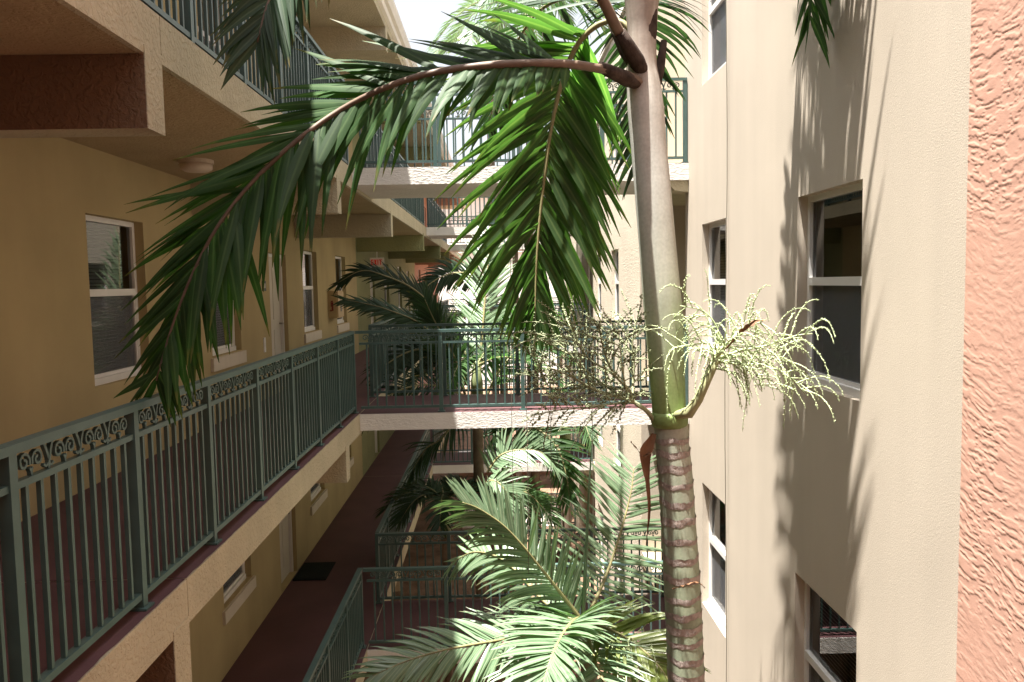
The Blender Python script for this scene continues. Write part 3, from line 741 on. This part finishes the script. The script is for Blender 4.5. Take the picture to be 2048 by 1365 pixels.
frond(t1, f2p, n=62, L=.80, W=.062, S=(1, .15, 0), lift=-.15, droop=.8, a0=60, a1=16, material='leaf_backlit', jit=.14, rach='rachis', r0=.020, r1=.004, start=.20, seed=12,
      prof=lambda v: (.75+.25*math.sin(math.pi*min(.5, v+.1))) if v < .55 else 1.0-.66*((v-.55)/.45)**1.2)
# behind the trunk: arching away
cz = at(1285, 110, TY)
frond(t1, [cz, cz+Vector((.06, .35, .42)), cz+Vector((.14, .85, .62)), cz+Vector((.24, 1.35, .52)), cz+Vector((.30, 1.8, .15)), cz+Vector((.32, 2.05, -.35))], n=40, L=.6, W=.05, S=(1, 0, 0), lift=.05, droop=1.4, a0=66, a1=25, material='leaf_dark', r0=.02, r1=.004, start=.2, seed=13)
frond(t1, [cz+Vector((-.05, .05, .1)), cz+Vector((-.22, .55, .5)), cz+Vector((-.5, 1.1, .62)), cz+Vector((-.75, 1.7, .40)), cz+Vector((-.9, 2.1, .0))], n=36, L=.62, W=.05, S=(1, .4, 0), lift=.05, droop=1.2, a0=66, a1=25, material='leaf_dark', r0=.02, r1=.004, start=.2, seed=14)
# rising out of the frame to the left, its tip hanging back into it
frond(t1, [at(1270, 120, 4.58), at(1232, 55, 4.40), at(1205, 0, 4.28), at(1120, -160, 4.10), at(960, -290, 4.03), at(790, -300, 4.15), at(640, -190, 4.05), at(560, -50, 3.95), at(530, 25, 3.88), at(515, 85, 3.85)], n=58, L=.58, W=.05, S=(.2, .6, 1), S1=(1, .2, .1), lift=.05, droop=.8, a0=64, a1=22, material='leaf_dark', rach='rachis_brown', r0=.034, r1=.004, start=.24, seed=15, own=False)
# rising and arching over to the right-hand wall
frond(t1, [at(1300, 90, 4.6), at(1304, 10, 4.62), at(1335, -150, 4.72), at(1400, -290, 4.9), at(1490, -320, 5.1), at(1570, -240, 5.3), at(1612, -120, 5.4), at(1622, -20, 5.44), at(1620, 40, 5.45)], n=44, L=.62, W=.06, S=(-.3, 1, .3), S1=(.9, .5, 0), lift=.05, droop=1.0, a0=60, a1=24, material='leaf', rach='rachis_brown', r0=.03, r1=.004, start=.3, seed=16, own=False)
for k_, (mid, tip, tip2) in enumerate((((1.5, 5.0, 3.6), (1.95, 5.3, 3.3), (2.12, 5.4, 2.3)), ((1.45, 4.8, 4.1), (1.9, 5.0, 3.8), (2.08, 5.1, 2.6)), ((1.4, 5.2, 4.6), (1.85, 5.6, 4.4), (2.05, 5.75, 3.1)), ((1.3, 4.9, 5.0), (1.7, 5.2, 5.2), (1.95, 5.35, 4.2)))):  # unseen fronds added to thicken and streak the shadow on the wall
    frond(t1, [at(1305, 60, 4.6), Vector((.98, 4.65, 2.6)), Vector(mid), Vector(tip), Vector(tip2)], n=40, L=.66, W=.055, S=(0, 1, .2), lift=.05, droop=2.6, a0=62, a1=25, material='leaf', r0=.026, r1=.004, start=.38, seed=51+k_, own=False)
# more of the crown unseen above the frame, added to shadow the right-hand wall
frond(t1, [at(1305, 60, 4.6), Vector((1.0, 4.7, 2.6)), Vector((1.25, 4.85, 3.3)), Vector((1.55, 5.0, 3.2)), Vector((1.72, 5.1, 2.7)), Vector((1.78, 5.15, 2.1))], n=40, L=.55, W=.06, S=(0, 1, .2), lift=.05, droop=1.6, a0=62, a1=25, material='leaf', r0=.026, r1=.004, start=.25, seed=41, own=False)
frond(t1, [at(1300, 60, 4.6), Vector((.95, 4.75, 2.9)), Vector((1.15, 5.0, 3.9)), Vector((1.40, 5.25, 4.2)), Vector((1.62, 5.45, 3.8)), Vector((1.72, 5.55, 3.1))], n=40, L=.55, W=.06, S=(.3, 1, 0), lift=.05, droop=1.6, a0=62, a1=25, material='leaf', r0=.026, r1=.004, start=.25, seed=42, own=False)
frond(t1, [at(1300, 60, 4.6), Vector((.90, 4.6, 3.0)), Vector((1.0, 4.6, 4.2)), Vector((1.25, 4.6, 4.8)), Vector((1.5, 4.65, 4.6)), Vector((1.62, 4.7, 4.0))], n=40, L=.55, W=.06, S=(0, 1, .2), lift=.05, droop=1.6, a0=62, a1=25, material='leaf', r0=.026, r1=.004, start=.25, seed=43, own=False)
frond(t1, [at(1300, 60, 4.64), at(1340, -150, 4.9), at(1390, -330, 5.3), at(1450, -360, 5.7), at(1510, -260, 6.0)], n=34, L=.6, W=.05, S=(.7, -.7, 0), lift=.1, droop=1.1, a0=62, a1=25, material='leaf', r0=.024, r1=.005, start=.3, seed=18, own=False)

# flower sprays
def spray(tree, name, base, mains, stem_mat, bud_mat, nsub, lsub, droop, seed, bead=.0042, beads=22, r0=.02, wander=.5, updir=0, start=.25):
    rg = random.Random(seed); st = MB(); bd = MB()
    for mpts, rm in mains:
        P, LEN = arclen(catmull(mpts, 30), 24)
        st.tube(P, [rm*(1-.75*i/24) for i in range(25)], 7)
        for k in range(nsub):
            u = start+(1-start)*(k+rg.random())/nsub; j = min(int(u*24), 23); p = P[j].copy(); T = (P[j+1]-P[j]).normalized()
            rv = Vector((rg.gauss(0, 1), rg.gauss(0, 1), rg.gauss(0, 1))); rv = (rv-T*rv.dot(T)).normalized()
            d = (T*rg.uniform(.2, .9)+rv*.9+Vector((0, 0, updir))).normalized(); Ls = lsub*rg.uniform(.55, 1.1)
            K = 12; pts = [p.copy()]; side = rv
            for i in range(K):
                p = p+d*(Ls/K); pts.append(p.copy())
                d = (d+Vector((rg.gauss(0, .10)*wander, rg.gauss(0, .10)*wander, -droop*(i/K)/K*2+rg.gauss(0, .05)))).normalized()
            st.tube(pts, [.0034*(1-.6*i/K) for i in range(K+1)], 4, cap=False)
            for i in range(beads):
                q = .2+.8*i/beads; jj = min(int(q*K), K-1); c = pts[jj].lerp(pts[jj+1], q*K-jj)
                off = Vector((rg.gauss(0, 1), rg.gauss(0, 1), rg.gauss(0, 1))).normalized()*bead*1.15
                bd.octa(c+off, bead*rg.uniform(.7, 1.2)*(1.15-.5*q))
    o = st.build(name, M[stem_mat], tree); q = bd.build('flower_buds', M[bud_mat], o, loc=-tree.location); q['kind'] = 'stuff'
    return o
Y1 = 4.62
B = lambda px, py, y=Y1: at(px, py, y)
stem = [B(1318, 862), B(1296, 825, 4.55), B(1268, 805, 4.52)]
mains = [(stem+[B(1240, 795, 4.5), B(1190, 780, 4.5), B(1140, 752, 4.5), B(1095, 735, 4.5)], .016),
         (stem+[B(1258, 780, 4.5), B(1225, 745, 4.48), B(1205, 690, 4.46), B(1195, 640, 4.45)], .013),
         (stem+[B(1266, 770, 4.6), B(1268, 730, 4.62), B(1265, 680, 4.62), B(1278, 625, 4.62)], .012),
         (stem+[B(1230, 808, 4.45), B(1170, 815, 4.4), B(1110, 822, 4.38), B(1075, 830, 4.36)], .010),
         (stem+[B(1215, 775, 4.55), B(1165, 735, 4.58), B(1120, 690, 4.6), B(1070, 665, 4.62)], .011),
         ([B(1190, 780, 4.5), B(1150, 770, 4.6), B(1100, 775, 4.65), B(1060, 700, 4.7)], .008),
         ([B(1225, 745, 4.48), B(1180, 720, 4.5), B(1150, 680, 4.52), B(1140, 650, 4.52)], .008),
         (stem+[B(1255, 790, 4.45), B(1245, 740, 4.4), B(1240, 690, 4.4), B(1235, 645, 4.4)], .009)]
spray(t1, 'flower_spray', None, mains, 'flower_stem_dull', 'flower_green', 24, .30, .5, 21, bead=.0068, beads=15, updir=.12, start=.38)
stem = [B(1352, 826, 4.56), B(1385, 812, 4.48), B(1400, 775, 4.44), B(1425, 725, 4.42)]
mains = [(stem+[B(1450, 690, 4.40), B(1490, 660, 4.38), B(1530, 640, 4.36)], .013),
         (stem+[B(1470, 705, 4.38), B(1540, 690, 4.34), B(1590, 672, 4.3), B(1625, 668, 4.28)], .012),
         (stem+[B(1440, 680, 4.45), B(1425, 640, 4.45), B(1400, 620, 4.45), B(1360, 612, 4.45)], .010),
         (stem+[B(1480, 730, 4.36), B(1530, 730, 4.3), B(1580, 755, 4.28), B(1612, 790, 4.26)], .010),
         (stem+[B(1470, 670, 4.45), B(1495, 640, 4.5), B(1520, 640, 4.5)], .010),
         (stem+[B(1460, 725, 4.36), B(1500, 745, 4.32), B(1520, 780, 4.3)], .009),
         (stem+[B(1420, 690, 4.4), B(1380, 690, 4.38), B(1340, 700, 4.38)], .007),
         (stem+[B(1450, 715, 4.46), B(1520, 705, 4.55), B(1570, 720, 4.6), B(1600, 740, 4.6)], .009)]
spray(t1, 'flower_spray', None, mains, 'flower_pale', 'flower_pale', 20, .34, 2.8, 22, bead=.0050, beads=24, updir=.05, start=.5)
# thick boat-shaped bract under the right-hand spray
b = MB().tube([B(1345, 832, 4.53), B(1378, 826, 4.46), B(1396, 800, 4.43), B(1425, 740, 4.41), B(1452, 690, 4.42)], [.022, .034, .028, .020, .008], 12)
b.build('bract', M['flower_stem'], t1)
torn_sheath(None, t1, [B(1450, 700, 4.36), B(1478, 668, 4.36), B(1505, 645, 4.36), B(1530, 640, 4.36)], [.012, .022, .03, .022, .008], seed=5)

# ---- lower palm with bright fronds
Y2 = 6.3
cx = at(1165, 1238, Y2)
t2 = thing('palm_tree', 'lower palm with bright sunlit fronds in front of the lower footbridge', 'palm tree', (cx.x+.1, Y2+.1, LEV[0]-.12))
A = lambda px, py, y=Y2: at(px, py, y)
MB().tube([Vector(t2.location), cx.lerp(Vector(t2.location), .5), A(1178, 1330, Y2+.05), A(1170, 1255, Y2)], [.10, .075, .07, .05], 16).build('trunk', tm, t2)
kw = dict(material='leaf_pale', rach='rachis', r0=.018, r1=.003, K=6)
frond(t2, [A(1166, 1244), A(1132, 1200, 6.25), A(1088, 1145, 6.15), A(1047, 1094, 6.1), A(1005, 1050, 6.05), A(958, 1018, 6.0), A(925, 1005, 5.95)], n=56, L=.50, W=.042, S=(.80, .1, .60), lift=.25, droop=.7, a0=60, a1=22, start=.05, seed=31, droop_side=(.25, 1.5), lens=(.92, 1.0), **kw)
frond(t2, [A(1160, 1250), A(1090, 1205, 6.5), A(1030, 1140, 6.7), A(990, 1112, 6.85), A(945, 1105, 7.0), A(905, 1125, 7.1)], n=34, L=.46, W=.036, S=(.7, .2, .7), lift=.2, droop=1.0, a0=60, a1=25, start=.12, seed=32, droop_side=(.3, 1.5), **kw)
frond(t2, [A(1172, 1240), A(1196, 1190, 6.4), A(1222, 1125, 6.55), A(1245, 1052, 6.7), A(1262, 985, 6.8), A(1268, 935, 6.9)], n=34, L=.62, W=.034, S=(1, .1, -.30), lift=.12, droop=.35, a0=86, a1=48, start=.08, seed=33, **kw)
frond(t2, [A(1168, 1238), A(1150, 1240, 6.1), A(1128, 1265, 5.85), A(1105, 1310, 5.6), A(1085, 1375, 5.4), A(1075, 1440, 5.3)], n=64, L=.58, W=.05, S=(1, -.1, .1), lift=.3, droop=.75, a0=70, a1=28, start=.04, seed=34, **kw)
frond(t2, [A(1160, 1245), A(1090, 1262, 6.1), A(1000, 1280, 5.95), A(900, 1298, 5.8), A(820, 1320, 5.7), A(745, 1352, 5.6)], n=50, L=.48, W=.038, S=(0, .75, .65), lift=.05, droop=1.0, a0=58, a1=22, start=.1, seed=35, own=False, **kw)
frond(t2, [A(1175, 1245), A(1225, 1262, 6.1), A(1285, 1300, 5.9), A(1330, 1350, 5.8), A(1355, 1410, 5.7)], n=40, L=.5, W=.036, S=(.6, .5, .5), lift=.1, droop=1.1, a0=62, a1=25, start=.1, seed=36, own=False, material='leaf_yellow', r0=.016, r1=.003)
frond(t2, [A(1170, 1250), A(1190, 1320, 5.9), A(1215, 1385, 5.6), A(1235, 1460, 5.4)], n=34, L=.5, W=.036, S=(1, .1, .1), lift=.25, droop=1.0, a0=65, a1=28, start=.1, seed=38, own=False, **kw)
MB().tube([A(1166, 1240), A(1172, 1110, 6.28), A(1178, 980, 6.26), A(1186, 850, 6.25)], [.016, .014, .009, .003], 8).build('spear_leaf', M['leaf_pale'], t2)
mains = [([A(1195, 1310), A(1240, 1290, 6.1), A(1280, 1270, 6.0), A(1310, 1290, 5.95)], .012), ([A(1195, 1315), A(1235, 1320, 6.1), A(1270, 1340, 6.0), A(1300, 1380, 5.95)], .012),
         ([A(1195, 1320), A(1225, 1345, 6.0), A(1250, 1390, 5.9)], .012), ([A(1200, 1310), A(1260, 1310, 6.15), A(1310, 1330, 6.1)], .01)]
spray(t2, 'flower_spray', None, mains, 'flower_pale', 'flower_pale', 18, .30, 1.2, 23, bead=.007, beads=16)

# ---- palms further down the courtyard
def simple_palm(label, x, y, ztop, specs, rt=.075, leaf='leaf', lean=(0, 0), group='palms further down the courtyard', crown=True, rings=False, wl=.04):
    t = thing('palm_tree', label, 'palm tree', (x+lean[0], y+lean[1], LEV[0]-.12), group=group)
    top = Vector((x, y, ztop)); bs = Vector(t.location)
    n = 40; P = [bs.lerp(top, i/n) for i in range(n+1)]
    MB().tube(P, [rt*(1.5-.5*min(1, i/5))*(1+.05*(i % 2)) for i in range(n+1)], 14).build('trunk', M['bark'], t)
    if crown: MB().tube([top+Vector((0, 0, -.02)), top+Vector((0, 0, .3)), top+Vector((0, 0, .62))], [rt*1.25, rt*1.15, rt*.5], 14).build('crownshaft', csm2, t)
    for i, s in enumerate(specs):
        if 'pts' in s:
            k = {q: v for q, v in s.items() if q != 'pts'}; frond(t, s['pts'], own=False, seed=100+i+int(x*10), **k)
        else:
            az, el, L0 = s['az'], s['el'], s['len']; d = Vector((math.cos(az), math.sin(az), 0)); o = top+Vector((0, 0, .55))
            pts = [o]
            for q in (.25, .5, .75, 1): pts.append(o+d*(L0*(q*math.cos(el)))+Vector((0, 0, L0*(q*math.sin(el)-q*q*s.get('sag', .75)))))
            side = Vector((-d.y, d.x, 0))
            frond(t, pts, n=s.get('n', 38), L=s.get('L', .5), W=s.get('W', wl), S=side, lift=.15, droop=1.1, a0=64, a1=25, material=s.get('material', leaf), r0=.018, r1=.003, start=.12, own=False, seed=200+i+int(y*10), K=4)
    return t
csm2 = mat('crownshaft_green', (.17, .2, .09), .5, .2, 8)
P3 = lambda px, py, y: at(px, py, y)
c3 = at(956, 880, 13.2)
simple_palm('palm behind the nearest bridge with dark fronds reaching towards the left windows', c3.x, 13.2, -1.9, [
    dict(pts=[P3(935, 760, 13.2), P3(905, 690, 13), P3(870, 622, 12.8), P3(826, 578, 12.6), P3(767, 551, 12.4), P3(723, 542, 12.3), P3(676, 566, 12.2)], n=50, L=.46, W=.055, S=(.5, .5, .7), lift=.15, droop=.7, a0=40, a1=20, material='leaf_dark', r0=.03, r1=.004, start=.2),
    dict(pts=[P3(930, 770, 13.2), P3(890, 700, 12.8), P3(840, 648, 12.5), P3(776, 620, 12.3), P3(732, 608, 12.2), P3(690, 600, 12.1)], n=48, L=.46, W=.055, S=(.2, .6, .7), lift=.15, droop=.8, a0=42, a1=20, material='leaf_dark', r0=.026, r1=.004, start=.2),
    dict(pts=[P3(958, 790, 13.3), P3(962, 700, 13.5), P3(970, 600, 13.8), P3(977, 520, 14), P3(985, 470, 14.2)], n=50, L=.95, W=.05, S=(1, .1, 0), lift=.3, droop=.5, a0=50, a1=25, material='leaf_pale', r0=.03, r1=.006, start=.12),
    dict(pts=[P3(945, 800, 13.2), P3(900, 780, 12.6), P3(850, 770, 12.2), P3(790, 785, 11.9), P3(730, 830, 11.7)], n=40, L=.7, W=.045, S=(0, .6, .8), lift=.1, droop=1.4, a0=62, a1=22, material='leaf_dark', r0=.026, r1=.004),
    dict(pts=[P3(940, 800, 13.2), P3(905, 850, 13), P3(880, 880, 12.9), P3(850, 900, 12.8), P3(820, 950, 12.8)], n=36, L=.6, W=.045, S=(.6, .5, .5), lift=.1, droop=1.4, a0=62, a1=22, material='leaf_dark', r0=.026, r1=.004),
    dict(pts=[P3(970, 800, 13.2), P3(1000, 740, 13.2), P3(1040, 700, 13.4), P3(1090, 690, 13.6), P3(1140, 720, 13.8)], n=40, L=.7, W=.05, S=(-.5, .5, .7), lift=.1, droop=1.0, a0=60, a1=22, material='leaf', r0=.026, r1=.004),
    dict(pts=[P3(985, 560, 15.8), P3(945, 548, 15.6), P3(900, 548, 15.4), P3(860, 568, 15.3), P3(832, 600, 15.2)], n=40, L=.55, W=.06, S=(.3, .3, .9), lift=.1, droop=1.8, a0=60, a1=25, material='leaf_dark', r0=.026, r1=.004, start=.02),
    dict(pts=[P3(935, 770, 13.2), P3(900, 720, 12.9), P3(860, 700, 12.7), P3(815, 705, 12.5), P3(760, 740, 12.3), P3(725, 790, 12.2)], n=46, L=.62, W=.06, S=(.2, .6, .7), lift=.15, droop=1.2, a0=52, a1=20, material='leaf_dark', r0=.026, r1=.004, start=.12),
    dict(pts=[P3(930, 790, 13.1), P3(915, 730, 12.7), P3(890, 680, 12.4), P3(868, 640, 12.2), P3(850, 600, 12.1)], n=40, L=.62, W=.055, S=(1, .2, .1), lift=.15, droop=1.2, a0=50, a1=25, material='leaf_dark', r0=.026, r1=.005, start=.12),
    dict(az=.8, el=.9, len=1.9), dict(az=2.2, el=.7, len=1.9, material='leaf_dark'), dict(az=2.9, el=.9, len=1.7, L=.6, material='leaf_dark'), dict(az=-.4, el=.5, len=1.9), dict(az=3.7, el=.5, len=1.6, material='leaf_dark'), dict(az=4.4, el=.6, len=1.6)], rt=.085)
c4 = at(1132, 1000, 14.6)
simple_palm('palm with a drooping yellow green frond under the nearest bridge on the right', c4.x, 14.6, -3.0, [
    dict(pts=[P3(1100, 862, 14.4), P3(1060, 855, 14), P3(1022, 853, 13.7), P3(990, 870, 13.5)], n=30, L=.6, W=.05, S=(.3, .6, .7), droop=1.1, material='leaf', r0=.025, r1=.004),
    dict(pts=[P3(1040, 850, 13.6), P3(1080, 862, 13.4), P3(1113, 895, 13.2), P3(1130, 940, 13.1), P3(1140, 1000, 13)], n=40, L=.62, W=.055, S=(1, .2, .3), lift=.1, droop=.9, a0=60, a1=25, material='leaf', r0=.025, r1=.004),
    dict(pts=[P3(975, 945, 12.6), P3(1000, 912, 12.6), P3(1040, 900, 12.6), P3(1084, 906, 12.6), P3(1112, 940, 12.6)], n=40, L=.5, W=.045, S=(-.2, .5, .8), lift=.2, droop=.8, a0=62, a1=25, material='leaf_pale', r0=.02, r1=.004, start=.02),
    dict(pts=[P3(968, 968, 12.4), P3(990, 962, 12.3), P3(1012, 985, 12.2), P3(1025, 1030, 12.1)], n=30, L=.5, W=.045, S=(.8, .3, .5), lift=.2, droop=.8, a0=62, a1=25, material='leaf_pale', r0=.02, r1=.004, start=.02),
    dict(pts=[P3(1000, 980, 14.8), P3(1050, 985, 14.8), P3(1080, 1010, 14.8), P3(1110, 1050, 14.8)], n=30, L=.45, W=.045, S=(0, .5, .8), droop=1.1, material='leaf', r0=.02, r1=.004),
    dict(az=.3, el=.7, len=1.7), dict(az=1.6, el=.9, len=1.8), dict(az=5.0, el=.6, len=1.5)], rt=.085)
c5 = at(900, 1010, 11.9)
simple_palm('shaded low palm whose fronds lie against the lower left gallery railing', c5.x-.15, 12.9, -4.1, [dict(az=a_, el=.75, len=1.35, material='leaf_dark') for a_ in (.2, 1.0, 1.8, 2.6, 3.3, 4.0, 4.7, 5.5)], rt=.07)
simple_palm('shaded low palm growing at ground level under the second bridge', .2, 17.2, -5.6, [dict(az=a_, el=.8, len=1.9, material='leaf') for a_ in (.1, .9, 1.7, 2.6, 3.4, 4.2, 5.1, 5.8)], rt=.07)
c6 = at(1064, 1000, 22.4)
simple_palm('slim ringed palm trunk seen through the courtyard below the second bridge', c6.x, 22.4, 1.0, [dict(az=a_, el=.8, len=2.2, L=.6) for a_ in (.3, 1.2, 2.1, 3.0, 3.9, 4.8, 5.6)], rt=.085)
simple_palm('palm filling the gap between the bridges on the courtyard axis', .1, 16.0, -1.6, [dict(az=a_, el=.9, len=2.1, L=.65, material=mm) for a_, mm in ((.2, 'leaf'), (1.0, 'leaf_pale'), (1.9, 'leaf'), (2.7, 'leaf_pale'), (3.6, 'leaf'), (4.5, 'leaf'), (5.4, 'leaf'))], rt=.08)
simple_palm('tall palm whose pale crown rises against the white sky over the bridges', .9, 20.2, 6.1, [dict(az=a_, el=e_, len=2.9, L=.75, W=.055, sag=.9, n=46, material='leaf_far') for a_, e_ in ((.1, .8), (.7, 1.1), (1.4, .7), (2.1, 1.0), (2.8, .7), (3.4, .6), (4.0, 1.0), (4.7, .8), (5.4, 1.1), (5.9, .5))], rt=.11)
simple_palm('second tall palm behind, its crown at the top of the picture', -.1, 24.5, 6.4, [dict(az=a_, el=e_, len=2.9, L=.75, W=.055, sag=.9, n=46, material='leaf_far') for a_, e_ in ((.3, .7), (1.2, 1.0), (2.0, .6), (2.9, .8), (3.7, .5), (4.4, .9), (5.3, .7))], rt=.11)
simple_palm('far palm at upper gallery height near the second bridge', .6, 25.5, 1.2, [dict(az=a_, el=.8, len=2.3, L=.65, material='leaf') for a_ in (.4, 1.3, 2.2, 3.1, 4.0, 4.9, 5.8)], rt=.09)
# ------------------------------------------------------------------ hanging cables
for i, (px, Y, z0, lab) in enumerate(((1452, 7.9, LEV[0], 'thin dark cable hanging beside the narrow right windows'), (1020, 9.2, LEV[0], 'thin cable hanging at centre in front of the pale bridge'),
                           (1095, 4.9, -1.9, 'thin pale cable hanging in front of the central frond'), (1046, 5.1, -1.9, 'thin pale cable left of the one before the central frond'),
                           (1180, 8.2, LEV[0], 'thin cable hanging right of the central frond near the bridge'))):
    x = at(px, 568, Y).x; t = thing('hanging_cable', lab, 'cable', (x, Y, z0), group='thin cables hanging in the courtyard')
    if px == 1452: x = min(x, XR-.03)
    P = [Vector((x+.01*math.sin(z*1.3+i), Y, z)) for z in np.linspace(z0, 4.6, 24)]
    MB().tube(P, .004 if Y > 7 else .0022, 5).build('cable', M['wire'], t)
